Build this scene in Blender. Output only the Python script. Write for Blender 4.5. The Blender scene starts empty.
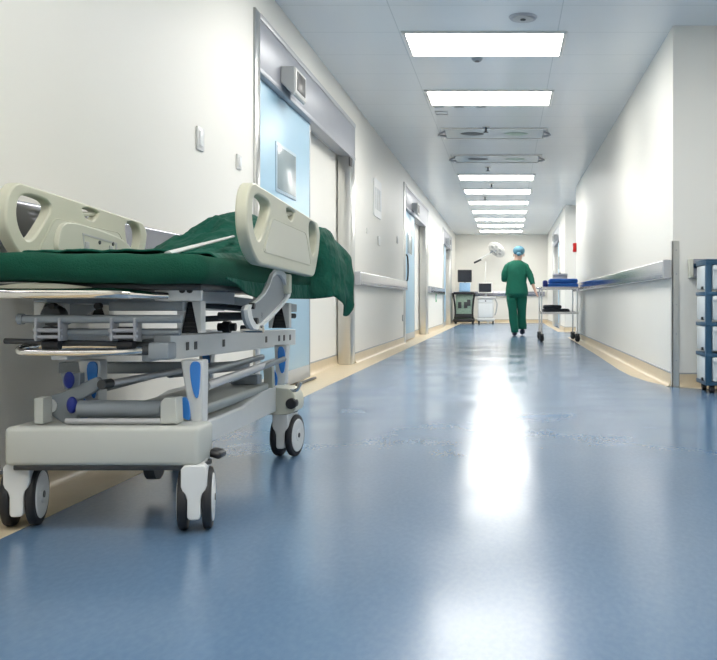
import bpy, bmesh, math, random
from mathutils import Vector, Matrix, noise
random.seed(7)
C = bpy.context.scene
COL = C.collection
# ------------------------------------------------------------------ camera numbers
F = 870.0                      # focal length in pixels of a 717 wide frame
K = F/760.0
VX, VY, EYE = 507.0, 302.0, 0.64
PI = math.pi
def Y(v): return v*K
def at(px, py, d): return Vector(((px-VX)*d/F, d, EYE+(VY-py)*d/F))
def side(px, py, x):           # point of the plane x = const (depth, height)
    d = x*F/(px-VX)
    return (d, EYE+(VY-py)*d/F)

# ------------------------------------------------------------------ materials
def lin(c):
    return tuple((v/12.92 if v <= .04045 else ((v+.055)/1.055)**2.4) for v in c)
def rgb(r, g, b): return lin((r/255, g/255, b/255))
MATS = {}
def mat(name, col, rough=.5, metal=0., var=.05, scale=8., bump=0., bscale=60., emit=None, strength=0., spec=.5, coat=0., trans=0., ior=1.45, stretch=(1,1,1)):
    m = bpy.data.materials.new(name); m.use_nodes = True
    nt = m.node_tree; N = nt.nodes; L = nt.links
    b = N['Principled BSDF']
    b.inputs['Roughness'].default_value = rough
    b.inputs['Metallic'].default_value = metal
    b.inputs['Specular IOR Level'].default_value = spec
    b.inputs['Coat Weight'].default_value = coat
    b.inputs['Transmission Weight'].default_value = trans
    b.inputs['IOR'].default_value = ior
    tc = N.new('ShaderNodeTexCoord'); mp = N.new('ShaderNodeMapping'); mp.inputs['Scale'].default_value = stretch
    L.new(tc.outputs['Object'], mp.inputs['Vector'])
    no = N.new('ShaderNodeTexNoise'); no.inputs['Scale'].default_value = scale; no.inputs['Detail'].default_value = 4
    L.new(mp.outputs['Vector'], no.inputs['Vector'])
    mx = N.new('ShaderNodeMix'); mx.data_type = 'RGBA'
    lo = tuple(max(0, v*(1-var)) for v in col)+(1,); hi = tuple(min(1, v*(1+var)) for v in col)+(1,)
    mx.inputs['A'].default_value = lo; mx.inputs['B'].default_value = hi
    L.new(no.outputs['Fac'], mx.inputs['Factor']); L.new(mx.outputs['Result'], b.inputs['Base Color'])
    if bump:
        n2 = N.new('ShaderNodeTexNoise'); n2.inputs['Scale'].default_value = bscale; n2.inputs['Detail'].default_value = 3
        L.new(mp.outputs['Vector'], n2.inputs['Vector'])
        bp = N.new('ShaderNodeBump'); bp.inputs['Strength'].default_value = bump; bp.inputs['Distance'].default_value = .01
        L.new(n2.outputs['Fac'], bp.inputs['Height']); L.new(bp.outputs['Normal'], b.inputs['Normal'])
    if emit:
        b.inputs['Emission Color'].default_value = tuple(emit)+(1,); b.inputs['Emission Strength'].default_value = strength
    MATS[name] = m
    return m
M = MATS
LIGHT = 9.0
mat('wall_paint', (.87,.855,.80), .46, var=.012, scale=1.5, spec=.4)
mat('ceiling_metal', (.80,.84,.865), .24, var=.02, scale=1.2, spec=.55)
mat('floor_vinyl', (.150,.265,.405), .17, var=.05, scale=26, spec=.5)
mat('border_vinyl', (.68,.57,.40), .36, var=.10, scale=14, bump=.03, bscale=30)
mat('steel_brushed', (.62,.62,.60), .28, 1., var=.06, scale=20, stretch=(1,1,.1))
mat('steel_polished', (.76,.76,.78), .13, 1., var=.03)
mat('rail_steel', (.40,.405,.465), .14, 1., var=.03)
mat('chrome', (.78,.75,.70), .09, 1., var=.02)
mat('aluminium', (.40,.415,.455), .38, .25, var=.04)
mat('aluminium_light', (.56,.57,.59), .35, .4, var=.03)
mat('frame_blue', (.50,.62,.70), .35)
mat('door_blue', (.40,.60,.74), .36, var=.03, scale=3)
mat('door_cream', (.76,.75,.68), .4, var=.02)
mat('kick_grey', (.48,.49,.49), .4, var=.03)
mat('glass', (.33,.40,.42), .22, var=.02, spec=.8)
mat('black_plastic', (.018,.018,.02), .35, var=.1)
mat('rubber', (.02,.021,.024), .55, var=.1)
mat('screen', (.02,.024,.035), .12, var=.05, spec=.7)
mat('white_plastic', (.74,.74,.72), .35, var=.02)
mat('cream_plastic', (.61,.61,.49), .38, var=.03, scale=5)
mat('cream_panel', (.64,.64,.54), .36, var=.02)
mat('bed_cover', (.52,.54,.51), .4, var=.03)
mat('bed_grey', (.27,.305,.335), .38, .15, var=.04)
mat('bed_light', (.74,.76,.76), .36, .1, var=.03)
mat('bed_dark', (.06,.065,.07), .42, .3, var=.1)
mat('grip_blue', (.05,.26,.75), .35, var=.08)
mat('cap_navy', (.015,.03,.25), .4, var=.08)
mat('green_cloth', (.005,.070,.042), .8, var=.30, scale=14, bump=.35, bscale=240, spec=.25)
mat('green_sheet', (.008,.095,.064), .7, var=.22, scale=9, bump=1.0, bscale=13, spec=.25)
mat('scrub_green', (.004,.13,.08), .8, var=.15, scale=10, bump=.3, bscale=25)
mat('cap_blue', (.13,.31,.41), .7, var=.1, bump=.3, bscale=50)
mat('skin', (.60,.38,.29), .55, var=.06)
mat('hair', (.04,.028,.02), .6, var=.2)
mat('strap_white', (.62,.64,.64), .5, var=.05)
mat('shoe', (.03,.04,.06), .5, var=.1)
mat('blue_towel', (.03,.15,.55), .8, var=.2, scale=30, bump=.4, bscale=80)
mat('dark_bundle', (.025,.03,.04), .7, var=.3, scale=40, bump=.5, bscale=60)
mat('cart_blue', (.03,.095,.17), .35, var=.05)
mat('bin_clear', (.70,.75,.77), .25, var=.03, spec=.5)
mat('alarm_red', (.65,.02,.015), .35, var=.05)
mat('keypad', (.25,.42,.62), .35, var=.4, scale=60)
mat('machine_green', (.30,.42,.34), .4, var=.4, scale=20)
mat('sign_green', (.10,.45,.18), .5)
mat('diffuser_lit', (.9,.9,.9), .5, emit=(1,.975,.92), strength=LIGHT)
mat('diffuser_off', (.70,.76,.78), .2, var=.10, scale=4, spec=.7)
mat('dark_gap', (.09,.09,.09), .6)
mat('paper', (.84,.86,.86), .4, var=.03)
mat('paper_print', (.66,.70,.71), .4, var=.2, scale=60)

# ceiling panel joints, floor marbling
def ceiling_joints():
    m = M['ceiling_metal']; nt = m.node_tree; N = nt.nodes; L = nt.links; b = N['Principled BSDF']
    tc = N.new('ShaderNodeTexCoord'); sp = N.new('ShaderNodeSeparateXYZ'); L.new(tc.outputs['Object'], sp.inputs[0])
    def line(sock, off, pitch):
        a = N.new('ShaderNodeMath'); a.operation = 'ADD'; a.inputs[1].default_value = off; L.new(sock, a.inputs[0])
        p = N.new('ShaderNodeMath'); p.operation = 'PINGPONG'; p.inputs[1].default_value = pitch/2; L.new(a.outputs[0], p.inputs[0])
        c = N.new('ShaderNodeMath'); c.operation = 'LESS_THAN'; c.inputs[1].default_value = .0035; L.new(p.outputs[0], c.inputs[0])
        return c.outputs[0]
    l1 = line(sp.outputs[1], 100*.6118-5.86*K, .6118); l2 = line(sp.outputs[0], 60.61, 1.22)
    mx = N.new('ShaderNodeMath'); mx.operation = 'MAXIMUM'; L.new(l1, mx.inputs[0]); L.new(l2, mx.inputs[1])
    src = b.inputs['Base Color'].links[0].from_socket
    mm = N.new('ShaderNodeMix'); mm.data_type = 'RGBA'; mm.inputs['B'].default_value = (.60,.65,.68,1)
    L.new(mx.outputs[0], mm.inputs['Factor']); L.new(src, mm.inputs['A']); L.new(mm.outputs['Result'], b.inputs['Base Color'])
    n = N.new('ShaderNodeTexNoise'); n.inputs['Scale'].default_value = 1.1; n.inputs['Detail'].default_value = 1
    L.new(tc.outputs['Object'], n.inputs['Vector'])
    bp = N.new('ShaderNodeBump'); bp.inputs['Strength'].default_value = .12; bp.inputs['Distance'].default_value = .02
    L.new(n.outputs['Fac'], bp.inputs['Height']); L.new(bp.outputs['Normal'], b.inputs['Normal'])
ceiling_joints()
def floor_marble():
    m = M['floor_vinyl']; nt = m.node_tree; N = nt.nodes; L = nt.links; b = N['Principled BSDF']
    tc = N.new('ShaderNodeTexCoord')
    mp = N.new('ShaderNodeMapping'); mp.inputs['Scale'].default_value = (75, 38, 1); mp.inputs['Rotation'].default_value = (0,0,.5)
    L.new(tc.outputs['Object'], mp.inputs['Vector'])
    n = N.new('ShaderNodeTexNoise'); n.inputs['Scale'].default_value = 1; n.inputs['Detail'].default_value = 2.5; L.new(mp.outputs[0], n.inputs['Vector'])
    r = N.new('ShaderNodeValToRGB'); r.color_ramp.elements[0].position = .35; r.color_ramp.elements[1].position = .72
    r.color_ramp.elements[0].color = (.108,.192,.318,1); r.color_ramp.elements[1].color = (.124,.212,.340,1)
    L.new(n.outputs['Fac'], r.inputs[0]); L.new(r.outputs[0], b.inputs['Base Color'])
    n2 = N.new('ShaderNodeTexNoise'); n2.inputs['Scale'].default_value = 1.6; n2.inputs['Detail'].default_value = 2
    L.new(tc.outputs['Object'], n2.inputs['Vector'])
    mr = N.new('ShaderNodeMapRange'); mr.inputs[1].default_value = .3; mr.inputs[2].default_value = .7
    mr.inputs[3].default_value = .16; mr.inputs[4].default_value = .25
    b.inputs['Specular IOR Level'].default_value = .9
    L.new(n2.outputs['Fac'], mr.inputs[0]); L.new(mr.outputs[0], b.inputs['Roughness'])
floor_marble()
for n_ in M['green_sheet'].node_tree.nodes:
    if n_.type == 'BUMP': n_.inputs['Distance'].default_value = .025

# ------------------------------------------------------------------ mesh helpers
def box(bm, x0, x1, y0, y1, z0, z1, bev=0., seg=2, mtx=None):
    t = bmesh.new(); bmesh.ops.create_cube(t, size=1)
    sx, sy, sz = abs(x1-x0), abs(y1-y0), abs(z1-z0)
    bmesh.ops.scale(t, vec=(sx, sy, sz), verts=t.verts)
    if bev:
        bev = min(bev, .49*min(sx, sy, sz))
        bmesh.ops.bevel(t, geom=t.edges[:], offset=bev, segments=seg, profile=.5, affect='EDGES')
    bmesh.ops.translate(t, vec=((x0+x1)/2, (y0+y1)/2, (z0+z1)/2), verts=t.verts)
    merge(bm, t, mtx)
def merge(bm, t, mtx=None):
    if mtx is not None: bmesh.ops.transform(t, matrix=mtx, verts=t.verts)
    me = bpy.data.meshes.new('tmp'); t.to_mesh(me); t.free(); bm.from_mesh(me); bpy.data.meshes.remove(me)
def rod(bm, a, b, r, r2=None, seg=16, bev=0.):
    a = Vector(a); b = Vector(b); d = b-a
    t = bmesh.new()
    bmesh.ops.create_cone(t, cap_ends=True, segments=seg, radius1=r, radius2=r if r2 is None else r2, depth=d.length)
    if bev:
        es = [e for e in t.edges if abs(e.verts[0].co.z-e.verts[1].co.z) < 1e-6]
        bmesh.ops.bevel(t, geom=es, offset=bev, segments=2, profile=.5, affect='EDGES')
    m = Matrix.Translation((a+b)/2) @ d.to_track_quat('Z', 'Y').to_matrix().to_4x4()
    merge(bm, t, m)
def smooth_path(pts, n=6, closed=False):
    P = [Vector(p) for p in pts]; out = []; N = len(P)
    rng = range(N) if closed else range(N-1)
    for i in rng:
        p1 = P[i]; p2 = P[(i+1) % N]
        p0 = P[i-1] if (closed or i > 0) else p1
        p3 = P[(i+2) % N] if (closed or i+2 < N) else p2
        for k in range(n):
            t = k/n
            out.append(.5*((2*p1)+(p2-p0)*t+(2*p0-5*p1+4*p2-p3)*t*t+(3*p1-p0-3*p2+p3)*t**3))
    if not closed: out.append(P[-1])
    return out
def tube(bm, pts, r, seg=12, closed=False, n=6, flat=1.):
    P = smooth_path(pts, n, closed) if n > 1 else [Vector(p) for p in pts]
    rings = []; up = Vector((0,0,1)); N = len(P)
    for i, p in enumerate(P):
        a = P[i-1] if (closed or i > 0) else P[i]
        b = P[(i+1) % N] if (closed or i < N-1) else P[i]
        t = (b-a).normalized()
        if i == 0:
            u = t.cross(up)
            if u.length < .1: u = t.cross(Vector((1,0,0)))
        else: u = lastu - t*lastu.dot(t)
        u.normalize(); lastu = u; w = t.cross(u)
        rr = r[min(i*len(r)//N, len(r)-1)] if isinstance(r, (list, tuple)) else r
        rings.append([bm.verts.new(p+u*math.cos(2*PI*k/seg)*rr+w*math.sin(2*PI*k/seg)*rr*flat) for k in range(seg)])
    for i in range(N if closed else N-1):
        A = rings[i]; B = rings[(i+1) % N]
        for k in range(seg):
            bm.faces.new((A[k], A[(k+1) % seg], B[(k+1) % seg], B[k]))
    if not closed:
        bm.faces.new(rings[0][::-1]); bm.faces.new(rings[-1])
def chaikin(pts, it=2):
    for _ in range(it):
        q = []
        for i in range(len(pts)):
            a = pts[i]; b = pts[(i+1) % len(pts)]
            q.append((a[0]*.75+b[0]*.25, a[1]*.75+b[1]*.25)); q.append((a[0]*.25+b[0]*.75, a[1]*.25+b[1]*.75))
        pts = q
    return pts
def roundp(pts, r, n=5):
    out = []; N = len(pts)
    for i in range(N):
        p = Vector(pts[i]); a = Vector(pts[i-1])-p; b = Vector(pts[(i+1) % N])-p
        k = min(r, a.length*.48, b.length*.48); A = p+a.normalized()*k; Bq = p+b.normalized()*k
        for j in range(n+1):
            t = j/n; out.append(tuple(A*(1-t)**2+p*2*t*(1-t)+Bq*t*t))
    return out
def plate(bm, outer, holes, axis, c0, c1):
    """outline with holes, extruded along axis ('x': outline in (y,z); 'y': in (x,z); 'z': in (x,y))"""
    t = bmesh.new()
    def mk(a, b, c):
        return {'x': (c, a, b), 'y': (a, c, b), 'z': (a, b, c)}[axis]
    es = []
    for lp in [outer]+list(holes):
        vs = [t.verts.new(mk(p[0], p[1], c0)) for p in lp]
        for i in range(len(vs)): es.append(t.edges.new((vs[i], vs[(i+1) % len(vs)])))
    bmesh.ops.triangle_fill(t, edges=es, use_beauty=True, use_dissolve=False)
    r = bmesh.ops.extrude_face_region(t, geom=t.faces[:])
    vs = [v for v in r['geom'] if isinstance(v, bmesh.types.BMVert)]
    d = {'x': (c1-c0,0,0), 'y': (0,c1-c0,0), 'z': (0,0,c1-c0)}[axis]
    bmesh.ops.translate(t, vec=d, verts=vs)
    bmesh.ops.recalc_face_normals(t, faces=t.faces[:])
    merge(bm, t)
def obj(name, bm, m, parent=None, smooth=True, bevel=0., origin=None, ang=35):
    bmesh.ops.recalc_face_normals(bm, faces=bm.faces[:])
    if origin is not None: bmesh.ops.translate(bm, vec=-Vector(origin), verts=bm.verts)
    me = bpy.data.meshes.new(name); bm.to_mesh(me); bm.free()
    o = bpy.data.objects.new(name, me); COL.objects.link(o)
    if isinstance(m, str): m = M[m]
    me.materials.append(m)
    if smooth:
        me.shade_smooth()
        if ang: me.set_sharp_from_angle(angle=math.radians(ang))
    if bevel:
        b = o.modifiers.new('bevel', 'BEVEL'); b.width = bevel; b.segments = 3; b.limit_method = 'ANGLE'; b.angle_limit = math.radians(40)
    if parent is not None: o.parent = parent
    if origin is not None: o.location = origin
    return o
def tag(o, label, cat, group=None, kind=None):
    if label: o['label'] = label
    if cat: o['category'] = cat
    if group: o['group'] = group
    if kind: o['kind'] = kind
    return o
def thing(name, label, cat, loc=(0,0,0), rz=0, group=None, kind=None):
    o = bpy.data.objects.new(name, None); COL.objects.link(o); o.empty_display_size = .1
    o.location = loc; o.rotation_euler = (0,0,rz)
    return tag(o, label, cat, group, kind)
def dup(root, loc=None, rz=None, label=None):
    r = root.copy(); COL.objects.link(r)
    if loc is not None: r.location = loc
    if rz is not None: r.rotation_euler = (0,0,rz)
    if label: r['label'] = label
    for ch in list(root.children):
        c = ch.copy(); COL.objects.link(c); c.parent = r
        for g in ch.children:
            d = g.copy(); COL.objects.link(d); d.parent = c
    return r
def B(): return bmesh.new()
def pbox(name, m, parent, *a, bev=0., seg=2, **k):
    bm = B(); box(bm, *a, bev=bev, seg=seg); return obj(name, bm, m, parent, **k)
def struct(o, label=None):
    o['kind'] = 'structure'
    if label: o['label'] = label
    return o

# ------------------------------------------------------------------ the shell
XL, XR, H = -1.6, 1.25, 2.72
YB, YE = -3.2, Y(23.5)
YC = Y(5.72)                    # corner of the side corridor
O1, O2 = Y(13.8), Y(16.35)      # opening in the right wall
XF = 4.4
bm = B(); box(bm, XL-.4, XF+.2, YB-.2, YE+.2, -.1, 0); struct(obj('floor', bm, 'floor_vinyl', smooth=False), 'glossy marbled blue vinyl corridor floor')
bm = B(); box(bm, XL-.4, XF+.2, YB-.2, YE+.2, H, H+.1); struct(obj('ceiling', bm, 'ceiling_metal', smooth=False), 'pale blue-grey metal panel ceiling')
NICHE = -1.735
doorsL = [(Y(4.79), Y(4.885), Y(6.27), Y(7.70), Y(7.95)), (Y(11.75), Y(11.9), Y(13.35), Y(14.9), Y(15.35)), (Y(18.9), Y(19.1), Y(20.2), Y(21.4), Y(21.9))]
bm = B()
prev = YB
for (a, b, c, d, e) in doorsL:
    box(bm, XL-.3, XL, prev, a+.02, 0, H)
    box(bm, XL-.3, XL, a+.02, e-.02, 2.14, H)
    box(bm, XL-.3, NICHE, a+.02, e-.02, 0, 2.14)
    prev = e-.02
box(bm, XL-.3, XL, prev, YE, 0, H)
struct(obj('wall_left', bm, 'wall_paint', smooth=False), 'cream-white left corridor wall')
bm = B()
box(bm, XR, XR+.25, YB, Y(2.2), 0, H)
box(bm, XR, XF, YC, YC+.25, 0, H)
box(bm, XR, XR+.25, YC+.25, O1, 0, H)
box(bm, XR+.25, XF, Y(13.8)-.25, O1, 0, H)
box(bm, XR, XF, O2, O2+.2, 0, H)
box(bm, XR, XR+.25, O2+.2, Y(17.8), 0, H)
box(bm, XR, XR+.25, Y(17.8), Y(20.7), 2.14, H)
box(bm, XR+.135, XR+.25, Y(17.8), Y(20.7), 0, 2.14)
box(bm, XR, XR+.25, Y(20.7), YE, 0, H)
box(bm, XF, XF+.2, YB, O2+.2, 0, H)
box(bm, XR+.25, XF, Y(2.2)-.2, Y(2.2), 0, H)
struct(obj('wall_right', bm, 'wall_paint', smooth=False), 'white right corridor wall with openings to side corridors')
bm = B(); box(bm, XL-.3, XR+.3, YE, YE+.2, 0, H); struct(obj('wall_back', bm, 'wall_paint', smooth=False), 'white wall closing the far end')
bm = B(); box(bm, XL-.3, XR+.3, YB-.2, YB, 0, H); struct(obj('wall_front', bm, 'wall_paint', smooth=False))

# beige border laid round the blue floor
def strip(bm, pts, z=.0015):
    vs = [bm.verts.new((p[0], p[1], z)) for p in pts]; bm.faces.new(vs)
bm = B(); plate(bm, [(XL-.14, YB), (-1.368, YB), (-1.368, YE), (XL-.14, YE)], [], 'z', 0, .0015)
struct(obj('trim_1', bm, 'border_vinyl', smooth=False), 'beige vinyl border strip along the left wall')
rb = .145
outer = [(XR, YC), (XR, O1), (XR-rb-.01, O1)]
for (xx, yy) in [(XR-rb-.02, 11.0), (XR-rb-.04, 9.0), (XR-.195, 8.2), (XR-.18, 7.55), (XR-.12, 7.0), (XR-.05, 6.72), (XR+.02, 6.55)]:
    outer.append((xx, yy))
outer += [(XR+.15, Y(5.60)), (XF, Y(5.60)), (XF, YC)]
bm = B(); plate(bm, outer, [], 'z', 0, .0015)
plate(bm, [(XR, O2), (XR, YE), (XR-.16, YE), (XR-.16, O2-.1), (XF, O2-.1), (XF, O2)], [], 'z', 0, .0015)
struct(obj('trim_2', bm, 'border_vinyl', smooth=False), 'beige vinyl border strip sweeping round the right wall corner')
bm = B(); box(bm, -1.368, XR-.16, YE-.2, YE, 0, .0015); struct(obj('trim_3', bm, 'border_vinyl', smooth=False))

# coved skirting
PROF = [(0,0), (.045,0), (.028,.005), (.016,.018), (.012,.04), (.010,.098), (0,.098)]
def skirting(name, runs, label):
    root = None
    bm = B(); tb = B()
    for (x0, y0, x1, y1, nx, ny) in runs:        # from, to, outward normal
        A = []; Bv = []
        for (o, z) in PROF:
            A.append(bm.verts.new((x0+nx*o, y0+ny*o, z))); Bv.append(bm.verts.new((x1+nx*o, y1+ny*o, z)))
        n = len(PROF)
        for i in range(n): bm.faces.new((A[i], A[(i+1) % n], Bv[(i+1) % n], Bv[i]))
        bm.faces.new(A); bm.faces.new(Bv[::-1])
        xa, xb = sorted((x0, x1)); ya, yb = sorted((y0, y1))
        if nx: box(tb, min(x0, x0+nx*.013), max(x0, x0+nx*.013), ya, yb, .098, .108)
        else: box(tb, xa, xb, min(y0, y0+ny*.013), max(y0, y0+ny*.013), .098, .108)
    o = struct(obj(name, bm, 'border_vinyl', ang=60), label)
    obj('edge_strip', tb, 'aluminium', o, smooth=False)
    return o
runs = []; prev = YB
for (a, b, c, d, e) in doorsL:
    runs.append((XL, prev, XL, a, 1, 0)); runs.append((NICHE, b, NICHE, e-.02, 1, 0)); runs.append((NICHE, e-.02, XL, e-.02, 0, -1)); prev = e
runs.append((XL, prev, XL, YE, 1, 0))
skirting('baseboard_left', runs, 'beige coved skirting with grey edge strip along the left wall')
skirting('baseboard_right', [(XR, YC+.05, XR, O1, -1, 0), (XR+.046, YC, XF, YC, 0, -1), (XR, O2, XF, O2, 0, -1), (XR, O2, XR, Y(17.8), -1, 0), (XR, Y(20.7), XR, YE, -1, 0)], 'beige coved skirting with grey edge strip along the right wall')
skirting('baseboard_back', [(XL, YE, XR, YE, 0, -1)], 'beige coved skirting below the far wall')

# ------------------------------------------------------------------ sliding doors
def sliding_door(n, a, b, c, d, e, x, s, label, handle=False, window=True):
    """a..b near jamb, b..c leaf, d..e far jamb ; x wall plane ; s = +1 room lies towards +x"""
    root = thing('door_%d' % n, label, None, (x, a, 0), 0, kind='structure')
    def o(nm, m, x0, x1, y0, y1, z0, z1, par=None, bev=.003, **k):
        bm = B(); xa, xb = sorted((s*x0, s*x1)); box(bm, xa, xb, y0-a, y1-a, z0, z1, bev=bev)
        return obj(nm, bm, m, par or root, **k)
    o('jamb', 'steel_brushed', -.10, .015, a, b, 0, 2.50)
    o('jamb', 'steel_brushed', -.12, .012, d+.02, e-.005, 0, 2.16)
    h = o('header', 'aluminium', -.02, .012, b, e, 2.15, 2.46, bev=.004)
    o('header_edge', 'aluminium_light', -.02, .018, b, e, 2.46, 2.50, h, bev=.004)
    o('lower_channel', 'aluminium', -.10, .016, b, e, 2.118, 2.15, h, bev=.003)
    l = o('leaf', 'door_blue', -.075, -.03, b, c, .125, 2.115)
    o('kick_plate', 'kick_grey', -.078, -.027, b, c, .02, .125, l)
    o('leaf_edge', 'aluminium_light', -.08, -.025, c, c+.012, .02, 2.115, l)
    if window:
        y0 = b+.40*(c-b)-.05; y1 = y0+.36*(c-b)+.03
        if n == 1: y0, y1 = 6.12, 6.70
        o('window_frame', 'frame_blue', -.03, -.022, y0, y1, 1.42, 1.775, l)
        o('pane', 'glass', -.022, -.019, y0+.03, y1-.03, 1.445, 1.75, l, bev=.001)
    if handle:
        bm = B(); hx = s*-.03; yy = b+.12-a
        tube(bm, [(hx, yy, .98), (hx+s*.06, yy, 1.0), (hx+s*.06, yy, 1.35), (hx, yy, 1.38)], .012, n=5)
        obj('handle', bm, 'black_plastic', l)
    y0, y1 = (6.10, 6.43) if n == 1 else (b+.22*(e-b), b+.22*(e-b)+.34)
    bm = B(); pr = [(s*.012, 2.295), (s*.112, 2.295), (s*.112, 2.10), (s*.095, 2.095), (s*.012, 2.185)]
    plate(bm, pr, [], 'y', y0-a, y1-a)
    q = obj('sensor', bm, 'kick_grey', root, bevel=.008)
    o('sensor_face', 'white_plastic', .112, .118, y0+.01, y1-.01, 2.11, 2.29, q, bev=.003)
    o('sensor_window', 'black_plastic', .118, .122, y0+.045, y1-.045, 2.135, 2.27, q, bev=.002)
    return root
D = doorsL
sliding_door(1, *D[0], XL, 1, 'large pale blue sliding door with small window beside the bed')
sliding_door(2, *D[1], XL, 1, 'pale blue sliding door with dark handle halfway along the left wall', handle=True)
sliding_door(3, *D[2], XL, 1, 'farthest pale blue sliding door on the left wall', window=False)
sliding_door(4, Y(17.8), Y(18.0), Y(19.0), Y(20.3), Y(20.7), XR, -1, 'sliding door far along the right wall')
# dark box over door 1's far jamb
pbox('door_stop', 'dark_gap', bpy.data.objects['door_1'], .0, .015, D[0][3]-D[0][0]-.02, D[0][3]-D[0][0]+.12, 2.02, 2.11, bev=.004)
# floor guide under leaf of door 1
bm = B(); g = D[0]
tube(bm, [(XL+.012, g[2]-.62, .012), (XL+.02, g[2]-.25, .018), (XL+.012, g[2]+.03, .012)], .010, n=5)
tag(obj('floor_guide', bm, 'bed_dark'), 'thin dark floor guide under the large blue sliding door', 'door guide')

# ------------------------------------------------------------------ handrails
def handrail(pts_a, pts_b, nx, ny, label, cap=True, name='handrail'):
    x0, y0 = pts_a; x1, y1 = pts_b
    root = thing(name, label, 'handrail', (x0, y0, .82))
    L_ = Vector((x1-x0, y1-y0, 0)); ln = L_.length; u = L_.normalized(); nv = Vector((nx, ny, 0))
    prof = [(.030, 0), (.058, .001), (.064, .006), (.065, .012), (.065, .130), (.064, .136), (.058, .141), (.030, .142)]
    def sweep(bm, pr, s0, s1):
        A = [bm.verts.new(u*s0+nv*p[0]+Vector((0,0,p[1]))) for p in pr]; Bq = [bm.verts.new(u*s1+nv*p[0]+Vector((0,0,p[1]))) for p in pr]
        for i in range(len(pr)): bm.faces.new((A[i], A[(i+1) % len(pr)], Bq[(i+1) % len(pr)], Bq[i]))
        bm.faces.new(A[::-1]); bm.faces.new(Bq)
    bm = B(); sweep(bm, prof, .03, ln-.03); obj('rail', bm, 'rail_steel', root, ang=60)
    big = [(0, -.003), (.06, -.003), (.069, .008), (.069, .135), (.06, .145), (0, .145)]
    for (s0, s1) in ((0, .03), (ln-.03, ln)):
        bm = B(); sweep(bm, [(0,.001), (.064,.001), (.064,.141), (0,.141)], s0, s1); obj('end_cap', bm, 'cream_panel' if ny else 'aluminium_light', root, bevel=.003)
    k = .6
    while k < ln-.2:
        bm = B(); sweep(bm, [(0, .04), (.03, .04), (.03, .10), (0, .10)], k, k+.04); obj('bracket', bm, 'aluminium', root, smooth=False); k += 1.2
    return root
handrail((XL, -1.0), (XL, D[0][0]-.03), 1, 0, 'pale steel handrail on left wall behind the bed')
handrail((XL, D[0][4]+.02), (XL, D[1][0]-.02), 1, 0, 'pale steel handrail on left wall between the first two blue doors')
handrail((XL, D[1][4]+.02), (XL, D[2][0]-.02), 1, 0, 'pale steel handrail on left wall between the two far doors')
handrail((XR, YC+.05), (XR, O1-.03), -1, 0, 'polished steel handrail on right wall with blue and green reflections')
handrail((1.36, YC), (XF-.3, YC), 0, -1, 'steel handrail behind the drawer cart')
handrail((XL+.05, YE), (XR-.05, YE), 0, -1, 'dark reflecting handrail across the far wall')
# corner guard
root = thing('corner_guard', 'brushed steel corner guard on the right wall corner', 'corner guard', (XR, YC, 0))
bm = B(); box(bm, -.008, .045, -.009, -.001, .002, 1.10); box(bm, -.009, -.001, -.009, .05, .002, 1.10); obj('angle_plate', bm, 'steel_brushed', root, smooth=False)
for z in (.2, .4, .62, .85, 1.03):
    bm = B(); rod(bm, (.022, -.013, z), (.022, -.008, z), .005, seg=10); obj('screw', bm, 'aluminium', root)

# ------------------------------------------------------------------ wall plates and signs
def wall_plate(px, py, w, h, x, s, label, m='white_plastic', name='light_switch', cat='light switch', rocker=True, group=None, t=.012):
    d, z = side(px, py, x)
    r = thing(name, label, cat, (x, d, z), group=group)
    pbox('plate', m, r, min(0, s*t), max(0, s*t), -w/2, w/2, -h/2, h/2, bev=.003)
    if rocker: pbox('rocker', 'paper', r, min(s*t, s*(t+.004)), max(s*t, s*(t+.004)), -w/4, w/4, -h/3.2, h/3.2, bev=.0015)
    return r
wall_plate(199, 139, .10, .12, XL, 1, 'white wall switch above the bed, the larger and nearer one')
wall_plate(238, 162, .085, .085, XL, 1, 'small white wall switch beside the frame of the large blue door')
wall_plate(378.5, 241, .16, .11, XL, 1, 'white double switch plate below the wall notice')
wall_plate(366.5, 231, .06, .06, XL, 1, 'tiny wall switch left of the wall notice', rocker=False)
wall_plate(397, 240, .10, .10, XL, 1, 'white wall switch close to the second blue door')
wall_plate(402.3, 318, .08, .10, XL, 1, 'low grey socket plate beside the second blue door', 'kick_grey', 'wall_socket', 'wall socket')
d, z = side(377, 199, XL)
r = thing('wall_notice', 'white framed notice board on the left wall beyond the first door', 'notice', (XL, d, z))
bm = B(); plate(bm, roundp([(-.30,-.23), (.30,-.23), (.30,.23), (-.30,.23)], .05), [], 'x', 0, .012); obj('board', bm, 'paper', r)
for k in range(3):
    pbox('print', 'paper_print', r, .015, .017, -.24+k*.17, -.12+k*.17, -.14, .12)
d, z = side(436, 298, XL)
r = thing('green_sign', 'small green sign low on the wall between the far doors', 'sign', (XL, d, z))
pbox('plate', 'sign_green', r, 0, .01, -.10, .10, -.09, .09, bev=.003)
pbox('pictogram', 'paper', r, .01, .012, -.05, .05, -.04, .05)
# fire alarm
r = thing('fire_alarm', 'red fire alarm box at the end of the right wall', 'fire alarm', (XR, O1-.10, .64+54*13.8/760))
pbox('case', 'alarm_red', r, -.06, 0, -.07, .07, -.08, .08, bev=.008)
pbox('call_window', 'paper', r, -.063, -.06, -.035, .035, -.035, .035)

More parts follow.
